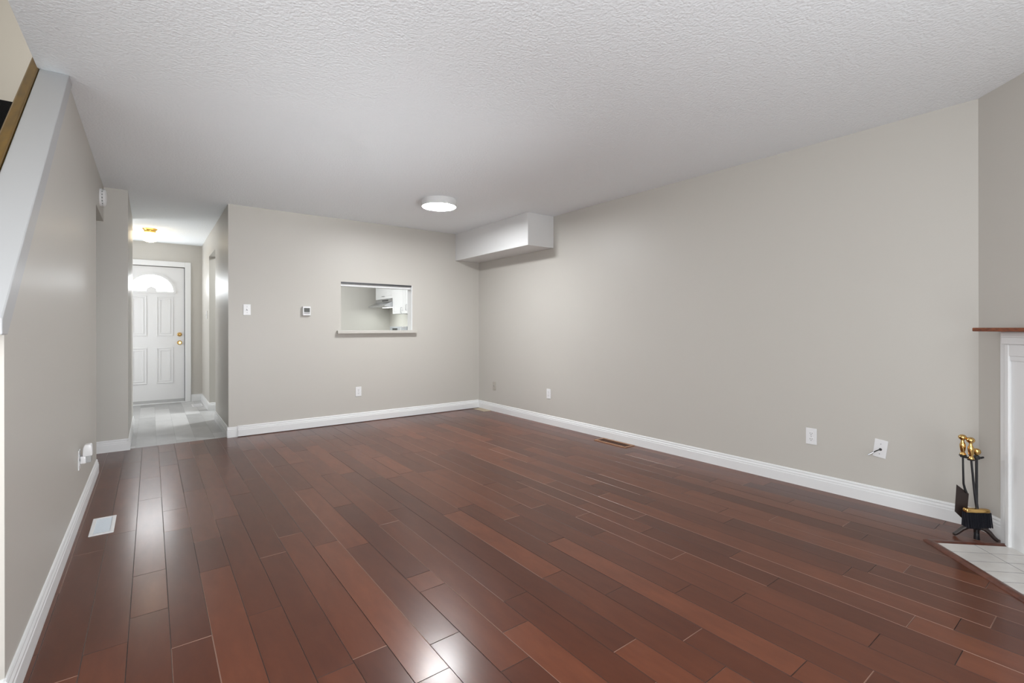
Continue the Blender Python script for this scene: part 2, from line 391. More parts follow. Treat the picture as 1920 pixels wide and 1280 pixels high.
# staircase
mb = MB(); pts = []
zt, yt = 2.65, 4.60
pts.append((-0.434, 5.95, zt)); pts.append((-0.434, yt, zt))
for k in range(1, 14):
    pts.append((-0.434, yt-.21*(k-1), zt-.19*k)); pts.append((-0.434, yt-.21*k, zt-.19*k))
pts.append((-0.434, yt-.21*13, 0)); pts.append((-0.434, yt-.21*13+0.25, 0)); pts.append((-0.434, 4.75, 2.62)); pts.append((-0.434, 5.95, 2.62))
mb.prism(pts, (-0.916, 0, 0))
struct(mb.build('staircase', M_CARPET), 'staircase with charcoal carpet rising behind the half wall', 'stairs')
wall('wall_understair', 'wall closing the space below the stairs', 'y', 4.80, 4.92, -1.35, XL-0.09, -0.05, HC)

# handrail board on the stair side of the half wall
mb = MB(); x0, x1 = -0.475, -0.4385
def rl(y): return 1.80+0.905*(y-2.74)
pts = [(x1, 2.0, rl(2.0)+.125), (x1, 3.9, rl(3.9)+.125), (x1, 3.9, rl(3.9)-.03), (x1, 2.0, rl(2.0)-.03)]
mb.prism(pts, (x0-x1, 0, 0), bev=0.006)
o = mb.build('stair_handrail', M_OAK); tag(o, 'golden oak handrail board running up beside the white stair cap', 'handrail')

# ------------------------------------------------------------------ baseboards
BP = [(0, 0), (0.015, 0), (0.015, 0.066), (0.0125, 0.070), (0.0125, 0.080), (0.0075, 0.089), (0.0085, 0.097), (0.005, 0.104), (0, 0.106)]
def baseboard(name, label, a, b, out, th=1.0, z=0.0):
    a, b, out = Vector(a), Vector(b), Vector(out).normalized()
    pts = [a+out*(px*th)+Vector((0, 0, pz+z)) for px, pz in BP]
    return struct(MB().prism(pts, b-a).build(name, M_TRIM), label, 'baseboard')
baseboard('baseboard_right', 'white moulded baseboard along the long right wall', (XR, 0.564, 0), (XR, YB, 0), (-1, 0, 0))
baseboard('baseboard_back', 'thick white baseboard below the kitchen pass-through', (0.715, YB, 0), (XR-.015, YB, 0), (0, -1, 0), 1.9, 0.006)
baseboard('baseboard_back_end', 'short white baseboard stub at the hallway corner', (XH-.012, YB, 0), (0.715, YB, 0), (0, -1, 0))
baseboard('baseboard_hall_right', 'white baseboard in the hallway before the kitchen doorway', (XH, YB-.0, 0), (XH, 6.90, 0), (-1, 0, 0))
baseboard('baseboard_hall_far', 'white baseboard in the hallway beyond the kitchen doorway', (XH, 7.70, 0), (XH, YD, 0), (-1, 0, 0))
baseboard('baseboard_jamb', 'white baseboard on the kitchen doorway jamb', (XH-.014, 7.70, 0), (XH+.12, 7.70, 0), (0, -1, 0))
baseboard('baseboard_entrance', 'white baseboard right of the entrance door', (0.492, YD, 0), (XH, YD, 0), (0, -1, 0))
baseboard('baseboard_alcove', 'white baseboard on the narrow wall left of the hallway', (-1.35, YB, 0), (-0.17, YB, 0), (0, -1, 0))
baseboard('baseboard_hall_left', 'white baseboard at the left hallway corner', (-0.17, YB-.015, 0), (-0.17, 7.10, 0), (1, 0, 0))
baseboard('baseboard_left', 'white moulded baseboard along the staircase wall', (XL, 2.0-.014, 0), (XL, 4.925, 0), (1, 0, 0))
baseboard('baseboard_left_end', 'white baseboard on the end of the staircase wall', (XL+.004, 2.0, 0), (XL-.09, 2.0, 0), (0, -1, 0))
baseboard('baseboard_diagonal', 'white baseboard piece left of the fireplace surround', D(0.0255, NW), D(0.222, NW), DN)

# ------------------------------------------------------------------ pass-through trim
mb = MB()
mb.box(1.773, 2.677, YB+.02, YB+.12, 1.640, 1.665)
mb.box(1.773, 2.677, YB+.022, YB+.12, 1.618, 1.640)
mb.box(2.667, 2.677, YB, YB+.12, 1.094, 1.665)
struct(mb.build('trim_3', M_TRIM), 'white lining of the kitchen pass-through', 'trim')
struct(MB().box(1.773, 2.667, YB-.002, YB+.02, 1.646, 1.666).build('trim_4', M_DARKSTRIP), 'thin dark strip along the top of the pass-through', 'trim')  # dark strip at the front top edge of the opening
mb = MB().box(1.722, 2.722, YB-.056, YB-.0, 1.058, 1.094, bev=0.004).box(1.773, 2.677, YB-.002, YB+.14, 1.058, 1.094)
struct(mb.build('trim_5', M_WALL), 'greige ledge below the kitchen pass-through', 'ledge')

# ------------------------------------------------------------------ entrance door
mb = MB()
dx0, dx1, dy = -0.400, 0.407, YD+0.022
mb.box(dx0, dx1, dy, dy+0.045, 0.018, 2.042)
PCX = 0.006
def panel(x0, x1, z0, z1):
    for a, b, hgt in ((0, 0.014, 0.008), (0.032, 0.05, 0.0055)):
        for (xa, xb, za, zb_) in ((x0+a, x1-a, z0+a, z0+b), (x0+a, x1-a, z1-b, z1-a), (x0+a, x0+b, z0+b, z1-b), (x1-b, x1-a, z0+b, z1-b)):
            mb.box(xa, xb, dy-hgt, dy+.002, za, zb_, bev=0.0018, seg=1)
for sx in (-1, 1):
    xa, xb = sorted((PCX+sx*0.058, PCX+sx*0.262))
    panel(xa, xb, 1.01, 1.60); panel(xa, xb, 0.30, 0.835)
door = struct(mb.build('door_1', M_DOOR), 'white panelled entrance door with a fan window at the end of the hallway', 'door')
FZ, FR, FH = 1.672, 0.268, 0.250
def fan(rx, rz, n=28): return [(PCX+rx*math.cos(PI*k/n), FZ+rz*math.sin(PI*k/n)) for k in range(n+1)]
mb = MB().prism([(x, dy-.001, z) for x, z in fan(FR, FH)], (0, -0.003, 0))
pane = mb.build('window_pane', M_PANE, door); pane['label'] = 'bright daylit half round glass'
mb = MB()
A, B = fan(FR-.004, FH-.004), fan(FR+.026, FH+.026)
for k in range(len(A)-1):
    mb.prism([(A[k][0], dy, A[k][1]), (A[k+1][0], dy, A[k+1][1]), (B[k+1][0], dy, B[k+1][1]), (B[k][0], dy, B[k][1])], (0, -0.014, 0))
mb.box(PCX-FR-.026, PCX+FR+.026, dy-.014, dy, FZ-.028, FZ+.001, bev=.002)
mb.prism([(x, dy-.012, z) for x, z in [(PCX+0.062*math.cos(PI*k/12), FZ+.066*math.sin(PI*k/12)) for k in range(13)]], (0, 0.012, 0))
for ang in (PI*.21, PI/2, PI*.79):
    a = Vector((PCX+.05*math.cos(ang), 0, FZ+.05*math.sin(ang))); b = Vector((PCX+FR*math.cos(ang), 0, FZ+FH*math.sin(ang)))
    d = (b-a).normalized(); nn = Vector((-d.z, 0, d.x))*.0045
    mb.prism([p+Vector((0, dy-.009, 0)) for p in (a+nn, b+nn, b-nn, a-nn)], (0, 0.009, 0))
mb.build('window_frame', M_DOOR, door)
ky = dy
def knob(z, kind):
    mx = T(0.347, ky, z) @ R(PI/2, 'X')
    if kind == 'knob': pr = [(0.0, 0.06), (0.018, 0.059), (0.027, 0.048), (0.026, 0.036), (0.012, 0.026), (0.011, 0.010), (0.031, 0.007), (0.033, 0.0), (0, 0)]
    else: pr = [(0.0, 0.022), (0.02, 0.021), (0.026, 0.016), (0.031, 0.004), (0.032, 0), (0, 0)]
    return MB().lathe(pr, mx, 24)
knob(0.905, 'knob').build('door_knob', M_BRASS, door, 40)['label'] = 'round brass knob'
knob(1.030, 'bolt').build('deadbolt', M_BRASS, door, 40)['label'] = 'round brass deadbolt'
MB().box(dx0, dx1, dy-.006, dy+.001, 0.018, 0.055).build('door_sweep', mat('grey_sweep', (0.45, 0.45, 0.45), .5), door)['label'] = 'grey bottom sweep'
mb = MB()
def casing(x0, x1, z0, z1): mb.box(x0, x1, YD-.018, YD+.03, z0, z1, bev=.004)
casing(0.414, 0.490, -0.0, 2.128); casing(-0.482, -0.406, -0.0, 2.128); casing(-0.406, 0.414, 2.052, 2.128)
struct(mb.build('trim_6', M_TRIM), 'white casing around the entrance door', 'door casing')
struct(MB().box(-0.405, 0.413, YD-.02, YD+.10, -.001, 0.016, bev=.003).build('trim_7', M_TRIM), 'white threshold under the entrance door', 'threshold')
struct(MB().box(-0.405, 0.413, YD+.07, YD+.08, 0.0, 2.05).build('trim_8', M_GASKET), 'dark gap seal around the entrance door', 'seal')

# ------------------------------------------------------------------ patio door frame behind the viewpoint
mb = MB()
for a in ((0.38, 0.44, .05, 2.15), (2.06, 2.12, .05, 2.15), (0.44, 2.06, .05, .11), (0.44, 2.06, 2.09, 2.15), (1.22, 1.28, .11, 2.09)):
    mb.box(a[0], a[1], -0.99, -0.93, a[2], a[3], bev=.004)
struct(mb.build('window_1', M_TRIM), 'white sliding patio door frame behind the viewpoint', 'window')

# ------------------------------------------------------------------ ceiling lamps
lc = empty('ceiling_light', (2.30, 4.255, HC), 'round drum ceiling light glowing in the middle of the living room ceiling', 'ceiling light')
MB().lathe([(0, 0), (.173, 0), (.176, -.003), (.176, -.066), (.172, -.070), (.167, -.070), (.167, -.05), (0, -.05)], T(*lc.location), 64).build('drum_housing', mat('white_metal_drum', (0.62, 0.62, 0.62), .4), lc, 40)
MB().lathe([(0, -.066), (.16, -.066), (.1668, -.064), (.1668, -.052), (0, -.052)], T(*lc.location), 64).build('light_diffuser', M_LAMP, lc, 60)['label'] = 'lit white diffuser'
hl = empty('hallway_ceiling_light', (-0.01, 7.70, HC), 'small brass ceiling light with a lit white globe in the hallway', 'ceiling light')
MB().lathe([(0, 0), (.078, 0), (.080, -.004), (.072, -.012), (.062, -.022), (.060, -.036), (.064, -.050), (.058, -.052), (0, -.052)], T(*hl.location), 40).build('brass_collar', mat('warm_brass', (0.80, 0.50, 0.13), .25, metal=1.0), hl, 40)['label'] = 'flared brass collar'
MB().lathe([(.05, -.05), (.072, -.056), (.086, -.075), (.091, -.100), (.086, -.125), (.068, -.150), (.042, -.165), (.02, -.170), (0, -.171)], T(*hl.location), 40).build('glass_globe', M_GLOBE, hl, 60)['label'] = 'lit white glass globe'

# ------------------------------------------------------------------ wall plates
def plate_frame(loc, wall_axis, roll=0.0):
    """local x = to the right seen from the room, local y = up, local z = out of the wall"""
    if wall_axis == 'back': m = Matrix(((1, 0, 0, 0), (0, 0, -1, 0), (0, 1, 0, 0), (0, 0, 0, 1)))
    elif wall_axis == 'right': m = Matrix(((0, 0, -1, 0), (-1, 0, 0, 0), (0, 1, 0, 0), (0, 0, 0, 1)))
    elif wall_axis == 'left': m = Matrix(((0, 0, 1, 0), (1, 0, 0, 0), (0, 1, 0, 0), (0, 0, 0, 1)))
    return T(*loc) @ m @ R(roll, 'Z')
def circ(r, z, cx=0, cy=0, n=20, squash=None):
    out = []
    for k in range(n):
        x, y = r*math.cos(2*PI*k/n), r*math.sin(2*PI*k/n)
        if squash: y = max(-squash, min(squash, y))
        out.append((cx+x, cy+y, z))
    return out
GO = 'outlets'
def outlet(name, loc, ax, label, m=M_PLASTIC):
    e = empty(name, loc, label, 'outlet'); mx = plate_frame(loc, ax)
    MB().box(-.035, .035, -.057, .057, 0, .006, bev=.003, mx=mx).build('cover_plate', m, e)
    for s in (1, -1):
        r = MB().prism(circ(.0165, .004, 0, s*.0195, squash=.0135), (0, 0, .004), mx=mx).build('receptacle', m, e)
        mb = MB()
        for dx, w_, h_ in ((-.0063, .0022, .0085), (.0063, .0022, .007)):
            mb.box(dx-w_/2, dx+w_/2, s*.0195-h_/2+.003, s*.0195+h_/2+.003, .0075, .0083, mx=mx)
        mb.prism(circ(.0026, .0075, 0, s*.0195-.0075, 10), (0, 0, .0008), mx=mx)
        mb.build('slot', M_SLOT, r)['label'] = 'dark slots'
    MB().prism(circ(.003, .005, 0, 0, 10), (0, 0, .0018), mx=mx).build('screw', M_GREY, e)
    return e
outlet('wall_outlet', (1.978, YB, .364), 'back', 'white wall outlet below the kitchen pass-through')
outlet('wall_outlet', (XR, 4.186, .355), 'right', 'white wall outlet on the right wall near the far corner')
outlet('wall_outlet', (XR, 1.413, .360), 'right', 'white wall outlet on the right wall beside the cable plate')
# coax plate in the corner
loc = (XR, 5.294, .341); e = empty('coax_plate', loc, 'beige coax wall plate right beside the far room corner', 'wall plate'); mx = plate_frame(loc, 'right')
MB().box(-.035, .035, -.057, .057, 0, .006, bev=.003, mx=mx).build('cover_plate', M_ALMOND, e)
MB().prism(circ(.0055, .005, 0, 0, 12), (0, 0, .010), mx=mx).build('coax_connector', M_GREY, e)['label'] = 'metal connector'
# tilted cable plate
loc = (XR, 1.016, .353); e = empty('cable_plate', loc, 'tilted white wall plate with a black cable sticking out', 'wall plate'); mx = plate_frame(loc, 'right', math.radians(-7))
MB().box(-.035, .035, -.057, .057, 0, .006, bev=.0025, mx=mx).build('cover_plate', M_PLASTIC, e)
MB().prism(circ(.0085, .0055, .002, -.004, 20), (0, 0, .0012), mx=mx).build('cable_hole', M_SLOT, e)['label'] = 'dark round hole'
for sy in (.03, -.033): MB().prism(circ(.003, .0055, 0, sy, 10), (0, 0, .0012), mx=mx).build('screw', M_GREY, e)
P = [mx @ Vector(p) for p in ((.002, -.004, -.01), (.002, -.004, .012), (.000, -.004, .030), (-.008, -.010, .050), (-.020, -.022, .062))]
cb = MB().tube(P, .0033, 10).build('cable', M_CABLE, e, 40); cb['label'] = 'short black coax cable'
P = [mx @ Vector(p) for p in ((-.017, -.019, .060), (-.032, -.034, .072), (-.039, -.041, .078))]
MB().tube(P, [.0048, .0048, .0042], 12).build('cable_connector', M_STEEL, cb, 40)['label'] = 'metal cable end'
# light switch
loc = (.802, YB, 1.317); e = empty('light_switch', loc, 'white toggle light switch on the back wall near the hallway', 'light switch'); mx = plate_frame(loc, 'back')
MB().box(-.035, .035, -.057, .057, 0, .006, bev=.003, mx=mx).build('cover_plate', M_PLASTIC, e)
MB().box(-.006, .006, -.012, .012, .0055, .0075, mx=mx).box(-.0045, .0045, -.010, .004, .007, .018, bev=.001, mx=mx @ R(math.radians(-18), 'X')).build('toggle', M_PLASTIC, e)
for sy in (.03, -.03): MB().prism(circ(.003, .0055, 0, sy, 10), (0, 0, .0012), mx=mx).build('screw', M_GREY, e)
loc = (XH, 8.02, 1.313); e = empty('hallway_switch', loc, 'white light switch on the hallway wall beyond the kitchen doorway', 'light switch'); mx = plate_frame(loc, 'right')
MB().box(-.035, .035, -.057, .057, 0, .006, bev=.003, mx=mx).build('cover_plate', M_PLASTIC, e)
MB().box(-.0045, .0045, -.010, .010, .004, .014, bev=.001, mx=mx).build('toggle', M_PLASTIC, e)
# thermostat
loc = (1.388, YB, 1.312); e = empty('thermostat', loc, 'square white thermostat with a grey screen on the back wall', 'thermostat'); mx = plate_frame(loc, 'back')
MB().box(-.044, .044, -.052, .052, 0, .012, bev=.005, mx=mx).build('mounting_base', mat('light_grey_plastic', (.6, .6, .6), .4), e)
MB().box(-.043, .043, -.050, .053, .010, .032, bev=.007, seg=3, mx=mx).build('thermostat_housing', M_PLASTIC, e, 40)
MB().box(-.030, .032, -.012, .036, .030, .0335, bev=.001, mx=mx).build('screen', M_SCREEN, e)['label'] = 'grey display'
MB().box(-.030, .032, -.028, -.018, .030, .0335, bev=.001, mx=mx).build('button_strip', M_GREY, e)
# smoke detector
loc = (XL, 5.28, 2.222); e = empty('smoke_detector', loc, 'round white smoke detector above the opening in the left wall', 'smoke detector'); mx = plate_frame(loc, 'left')
MB().lathe([(0, 0), (.074, 0), (.075, .006), (.075, .012), (.070, .014), (0, .014)], mx, 40).build('mounting_base', M_PLASTIC, e, 40)
MB().lathe([(0, .014), (.068, .014), (.068, .022), (0, .022)], mx, 40).build('vent_slot', M_GREY, e)['label'] = 'dark vent ring'
mb = MB()
for k in range(16):
    a = 2*PI*k/16; mb.box(-.006, .006, .064, .070, .013, .024, mx=mx @ R(a, 'Z'))
mb.build('vent_rib', M_PLASTIC, e)
MB().lathe([(0, .022), (.071, .022), (.073, .025), (.070, .034), (.058, .041), (.03, .044), (0, .045)], mx, 40).build('detector_cover', M_PLASTIC, e, 40)
# plug-in air freshener in its outlet
loc = (XL, 3.775, .352); outlet('wall_outlet', loc, 'left', 'white wall outlet on the left wall behind the air freshener')
loc = (XL+.0085, 3.775, .352); e = empty('plug_in_air_freshener', loc, 'white plug-in air freshener with a clear bottle on the left wall outlet', 'air freshener'); mx = plate_frame(loc, 'left')
MB().box(-.022, .022, -.022, .022, 0, .026, bev=.005, mx=mx).build('plug_body', M_PLASTIC, e, 40)
pts = [(.0, .018, .010), (.0, .070, .013), (.0, .088, .020), (.0, .090, .046), (.0, .084, .052), (.0, .024, .055), (.0, .018, .050)]
MB().prism([(x-.026, y, z) for x, y, z in pts], (.052, 0, 0), bev=.006, mx=mx).build('warmer_shell', M_PLASTIC, e, 40)
MB().box(-.020, .020, -.020, .022, .019, .050, bev=.007, seg=3, mx=mx).build('scent_bottle', M_CLEAR, e, 40)['label'] = 'clear bottle'

# ------------------------------------------------------------------ floor registers
def register(name, label, x0, x1, y0, y1, mf, mg, rim, slats, along='y', z=0.0):
    e = empty(name, ((x0+x1)/2, (y0+y1)/2, z), label, 'floor vent')
    mb = MB(); h = .006
    for a in ((x0, x1, y0, y0+rim), (x0, x1, y1-rim, y1), (x0, x0+rim, y0+rim, y1-rim), (x1-rim, x1, y0+rim, y1-rim)):
        mb.box(a[0], a[1], a[2], a[3], z-.001, z+h, bev=.002)
    mb.build('register_frame', mf, e)
    g = MB().box(x0+rim*.8, x1-rim*.8, y0+rim*.8, y1-rim*.8, z-.001, z+.0022)
    n = slats
    for k in range(n):
        if along == 'x':
            yc = y0+rim+(y1-y0-2*rim)*(k+.5)/n; g.box(x0+rim, x1-rim, yc-.0022, yc+.0022, z, z+.0048)
        else:
            xc = x0+rim+(x1-x0-2*rim)*(k+.5)/n; g.box(xc-.0022, xc+.0022, y0+rim, y1-rim, z, z+.0048)
    g.build('louvre_grille', mg, e)
    return e
register('floor_register', 'white floor register beside the left baseboard', -.272, -.166, 3.430, 3.722, M_PLASTIC, mat('bluish_white_grille', (.72, .77, .82), .35), .018, 20, 'x')
register('floor_register', 'brown floor register beside the right baseboard', 3.530, 3.668, 2.925, 3.322, M_VENTBRN, M_VENTDRK, .024, 4)
register('floor_register', 'tan floor register in the far room corner', 3.560, 3.676, 5.345, 5.610, M_VENTTAN, M_VENTTAN, .018, 12, 'x')
register('floor_register', 'small white floor register by the entrance door', .470, .600, 8.18, 8.46, M_PLASTIC, M_PLASTIC, .018, 14, 'x')

# ------------------------------------------------------------------ fireplace on the diagonal wall (local t, n, z)
fp = empty('fireplace_surround', D(.85, 0.01), 'white fireplace surround with a mahogany mantel shelf on the diagonal wall', 'fireplace')
T0, T1 = .222, 1.66; TM = (T0+T1)/2
def both(mb, t0, t1, n0, n1, z0, z1, bev=.002):
    mb.box(t0, t1, n0, n1, z0, z1, bev=bev, mx=MD); mb.box(2*TM-t1, 2*TM-t0, n0, n1, z0, z1, bev=bev, mx=MD)
mb = MB(); both(mb, T0, .47, NW, .020, 0, 1.10); mb.box(.465, 2*TM-.465, NW, .020, .82, 1.10, mx=MD)
mb.build('back_board', M_TRIM, fp)
mb = MB(); both(mb, .264, .288, .018, .034, 0, 1.037, .004); both(mb, .440, .466, .018, .034, 0, .82, .004)
mb.box(.288, 2*TM-.288, .018, .032, .976, 1.037, bev=.003, mx=MD)
mb.box(.288, 2*TM-.288, .018, .027, .951, .978, bev=.004, mx=MD)
mb.box(.466, 2*TM-.466, .018, .034, .800, .83, bev=.004, mx=MD)
mb.build('casing_moulding', M_TRIM, fp)
MB().box(.263, 2*TM-.263, .018, .048, 1.037, 1.072, bev=.003, mx=MD).box(.268, 2*TM-.268, .018, .056, 1.070, 1.100, bev=.006, mx=MD).build('frieze_board', M_TRIM, fp)
MB().box(.187, 2*TM-.187, NW, .125, 1.100, 1.120, bev=.004, mx=MD).build('mantel_shelf', M_MANTEL, fp)['label'] = 'mahogany shelf'
MB().box(.466, 2*TM-.466, NW, -.015, 0.0, .82, mx=MD).build('firebox_panel', M_FIREBOX, fp)['label'] = 'black firebox'

ht = empty('hearth', D(.85, .2), 'cream tiled hearth with a dark wood border in front of the fireplace', 'hearth')
h0, h1, nn, bw = .236, 1.646, .393, .040
MB().box(h0+.01, h1-.01, .0205, nn-.01, -.0008, .0058, mx=MD).build('grout_bed', M_GROUT, ht)
mb = MB(); tt = h0+bw; tw = .0965
while tt < h1-bw-.01:
    for n0, n1 in ((.0205, .1775), (.1810, nn-bw)):
        mb.box(tt+.0018, min(tt+tw-.0018, h1-bw), n0, n1, .001, .0063, bev=.0003, seg=1, mx=MD)
    tt += tw
mb.build('hearth_tile', M_TILE, ht)['label'] = 'cream tiles'
def trimprof(a, b, inn, miter_a, miter_b):
    """rounded border strip from a to b; inn points towards the tiles; ends shifted along by the mitre"""
    a, b, inn = Vector(a), Vector(b), Vector(inn); d = (b-a).normalized()
    prof = [(0, 0), (.002, .006), (.008, .0105), (.018, .0125), (.032, .011), (bw, .008), (bw, 0)]
    bm = bmesh.new(); rings = []
    for e, ml in ((a, miter_a), (b, miter_b)):
        s = 1 if e is a else -1
        rings.append([bm.verts.new(e+inn*p+Vector((0, 0, z-.0008))+d*s*(p if ml else 0)) for p, z in prof])
    n = len(prof)
    for k in range(n): bm.faces.new((rings[0][k], rings[0][(k+1) % n], rings[1][(k+1) % n], rings[1][k]))
    bm.faces.new(rings[0][::-1]); bm.faces.new(rings[1]); bmesh.ops.recalc_face_normals(bm, faces=bm.faces)
    m_ = MB(); m_.bm.free(); m_.bm = bm; return m_
trimprof(D(h0, nn), D(h1, nn), -DN, True, True).build('border_strip', M_HEARTHWOOD, ht, 50)
trimprof(D(h0, nn), D(h0, .022), DT, True, False).build('border_strip', M_HEARTHWOOD, ht, 50)
trimprof(D(h1, nn), D(h1, .022), -DT, True, False).build('border_strip', M_HEARTHWOOD, ht, 50)

# ------------------------------------------------------------------ fireplace tools
SC = Vector((3.491, .5415, 0)); SR = Rv.copy(); SB = -Fv.copy()     # stand centre, sideways, towards the viewer
def P3(r, b, z): return SC + SR*r + SB*b + Vector((0, 0, z))
def axis_m(a, b):
    d = (Vector(b)-Vector(a)); q = d.to_track_quat('Z', 'Y'); return T(*a) @ q.to_matrix().to_4x4(), d.length
BB0 = .030
st = empty('fireplace_tool_stand', SC, 'black iron fireplace tool stand with arched feet in the right corner', 'tool stand')
MB().tube([P3(.0, 0, .0), P3(.0, 0, .034)], [.013, .011], 16).build('base_block', M_BLACK, st, 40)
def leg(dr, db):
    L_ = Vector((dr, db, 0)); out = []
    prof = [(.0, .060, .017), (.20, .066, .017), (.42, .060, .0155), (.62, .045, .0135), (.80, .025, .012), (.92, .014, .012), (1.0, .0095, .011), (1.06, .008, .006)]
    pts = [P3(dr*k, db*k, z) for k, z, r in prof]
    MB().tube(pts, [r for k, z, r in prof], 12, flat=.8).build('leg', M_BRONZE, st, 50)
leg(-.078, -.045); leg(.070, .040); leg(.040, -.042)
MB().lathe([(0, 0), (.020, 0), (.022, .004), (.018, .010), (.010, .013), (.008, .018), (0, .018)], T(*P3(0, 0, .056)), 24).build('hub', M_BLACK, st, 40)
MB().tube([P3(0, 0, .03), P3(.0, -.0, .445)], [.006, .006], 14).build('post', M_BLACK, st, 40)
mb = MB(); mb.tube([P3(-.090, .008, .442), P3(-.04, .004, .430), P3(0, 0, .432), P3(.022, 0, .430), P3(.036, 0, .433)], [.006, .0055, .008, .006, .005], 12)
mb.tube([P3(-.03, 0, .430), P3(-.045, .016, .424), P3(-.056, BB0, .425)], .005, 10)
mb.lathe([(.0, .0), (.013, .0), (.016, .006), (.012, .016), (.009, .020), (0, .020)], T(*P3(0, 0, .424)), 20)
mb.build('hook_bar', M_BLACK, st, 40)
MB().lathe([(0, 0), (.006, 0), (.008, .004), (.015, .010), (.0185, .020), (.016, .031), (.008, .037), (0, .038)], T(*P3(0, 0, .443)), 24).build('finial', M_BRASS, st, 40)['label'] = 'brass ball finial'
HPROF = [(0, 0), (.0125, 0), (.0135, .003), (.011, .010), (.0075, .016), (.0105, .026), (.0125, .044), (.0130, .055), (.0105, .066), (.0070, .073), (.0072, .078), (.0065, .082),
         (.010, .086), (.0165, .093), (.0178, .100), (.0160, .107), (.009, .113), (0, .115)]
# shovel hanging on the left hook
a, b = P3(-.082, .010, .450), P3(-.085, .010, .62); mx, _ = axis_m(a, b)
sh = empty('hearth_shovel', P3(-.07, .0, .12), 'black hearth shovel with a brass handle hanging left on the tool stand', 'shovel')
MB().lathe([(r*1.0, z*.93) for r, z in HPROF], mx, 24).build('handle', M_BRASS, sh, 40)['label'] = 'turned brass handle'
MB().lathe([(0, -.006), (.016, -.005), (.017, -.002), (.012, .001), (0, .001)], mx, 20).build('collar', M_BLACK, sh, 40)
MB().tube([P3(-.082, .010, .447), P3(-.078, .008, .34), P3(-.073, .004, .295), P3(-.063, .002, .264), P3(-.053, .0, .246)], [.0042, .0045, .005, .0055, .005], 10).build('shaft', M_BLACK, sh, 40)
bm = bmesh.new()
quad = [P3(-.091, -.012, .284), P3(-.041, .004, .240), P3(-.054, .004, .088), P3(-.101, -.012, .140)]
o_ = [bm.verts.new(p) for p in quad]; f = bm.faces.new(o_)
ins = bmesh.ops.inset_region(bm, faces=[f], thickness=.010, depth=0)
nrm = f.normal if f.normal.length else Vector((0, 0, 1)); f.normal_update(); nrm = f.normal.copy()
if nrm.dot(SB) > 0: nrm = -nrm
for v in f.verts: v.co += nrm*.008
bmesh.ops.solidify(bm, geom=list(bm.faces), thickness=.0018)
bmesh.ops.recalc_face_normals(bm, faces=bm.faces)
mb = MB(); mb.bm.free(); mb.bm = bm
mb.build('blade', M_BRONZE, sh)['label'] = 'flat dark iron blade'
# brush hanging on the front hook
BB, BR = .034, -.034
br = empty('hearth_brush', P3(BR, BB, .08), 'black bristle hearth brush with a brass handle hanging in front on the tool stand', 'brush')
a, b = P3(-.061, BB, .433), P3(-.067, BB, .62); mx, _ = axis_m(a, b)
MB().lathe([(r*1.03, z*1.0) for r, z in HPROF], mx, 24).build('handle', M_BRASS, br, 40)['label'] = 'turned brass handle'
MB().lathe([(0, -.006), (.016, -.005), (.017, -.002), (.012, .001), (0, .001)], mx, 20).build('collar', M_BLACK, br, 40)
MB().tube([P3(-.061, BB, .430), P3(-.046, BB, .28), P3(-.030, BB, .172)], [.0045, .0055, .0075], 12).build('shaft', M_BLACK, br, 40)
MBr = Matrix.Identity(4)
for i in range(3): MBr[i][0], MBr[i][1], MBr[i][2], MBr[i][3] = SR[i], SB[i], Uv[i], P3(BR, BB, 0)[i]
MB().box(-.063, .063, -.015, .015, .153, .176, bev=.008, seg=3, mx=MBr @ T(0, 0, .1645) @ R(math.radians(3), 'Y') @ T(0, 0, -.1645)).build('ferrule', M_BRASS, br, 40)['label'] = 'brass ferrule'
bm = bmesh.new(); rng = random.Random(3); nx, ny = 26, 5
for ix in range(nx):
    for iy in range(ny):
        fx = ix/(nx-1); fy = iy/(ny-1)
        xt = -.058+.120*fx+rng.uniform(-.002, .002); xb = -.058+.122*fx+rng.uniform(-.0015, .0015)
        yt = (fy-.5)*.024; yb = (fy-.5)*.036+rng.uniform(-.002, .002); zb_ = .080+rng.uniform(-.004, .004)
        t_ = [bm.verts.new((xt+.0032*math.cos(q), yt+.0032*math.sin(q), .156)) for q in (0, 2.1, 4.2)]
        b_ = [bm.verts.new((xb+.0030*math.cos(q), yb+.0030*math.sin(q), zb_)) for q in (0, 2.1, 4.2)]
        for k in range(3): bm.faces.new((t_[k], t_[(k+1) % 3], b_[(k+1) % 3], b_[k]))
        bm.faces.new(b_)
bmesh.ops.transform(bm, matrix=MBr, verts=bm.verts)
mb = MB(); mb.bm.free(); mb.bm = bm
mb.build('bristles', M_BRISTLE, br)['label'] = 'black bristle tuft'

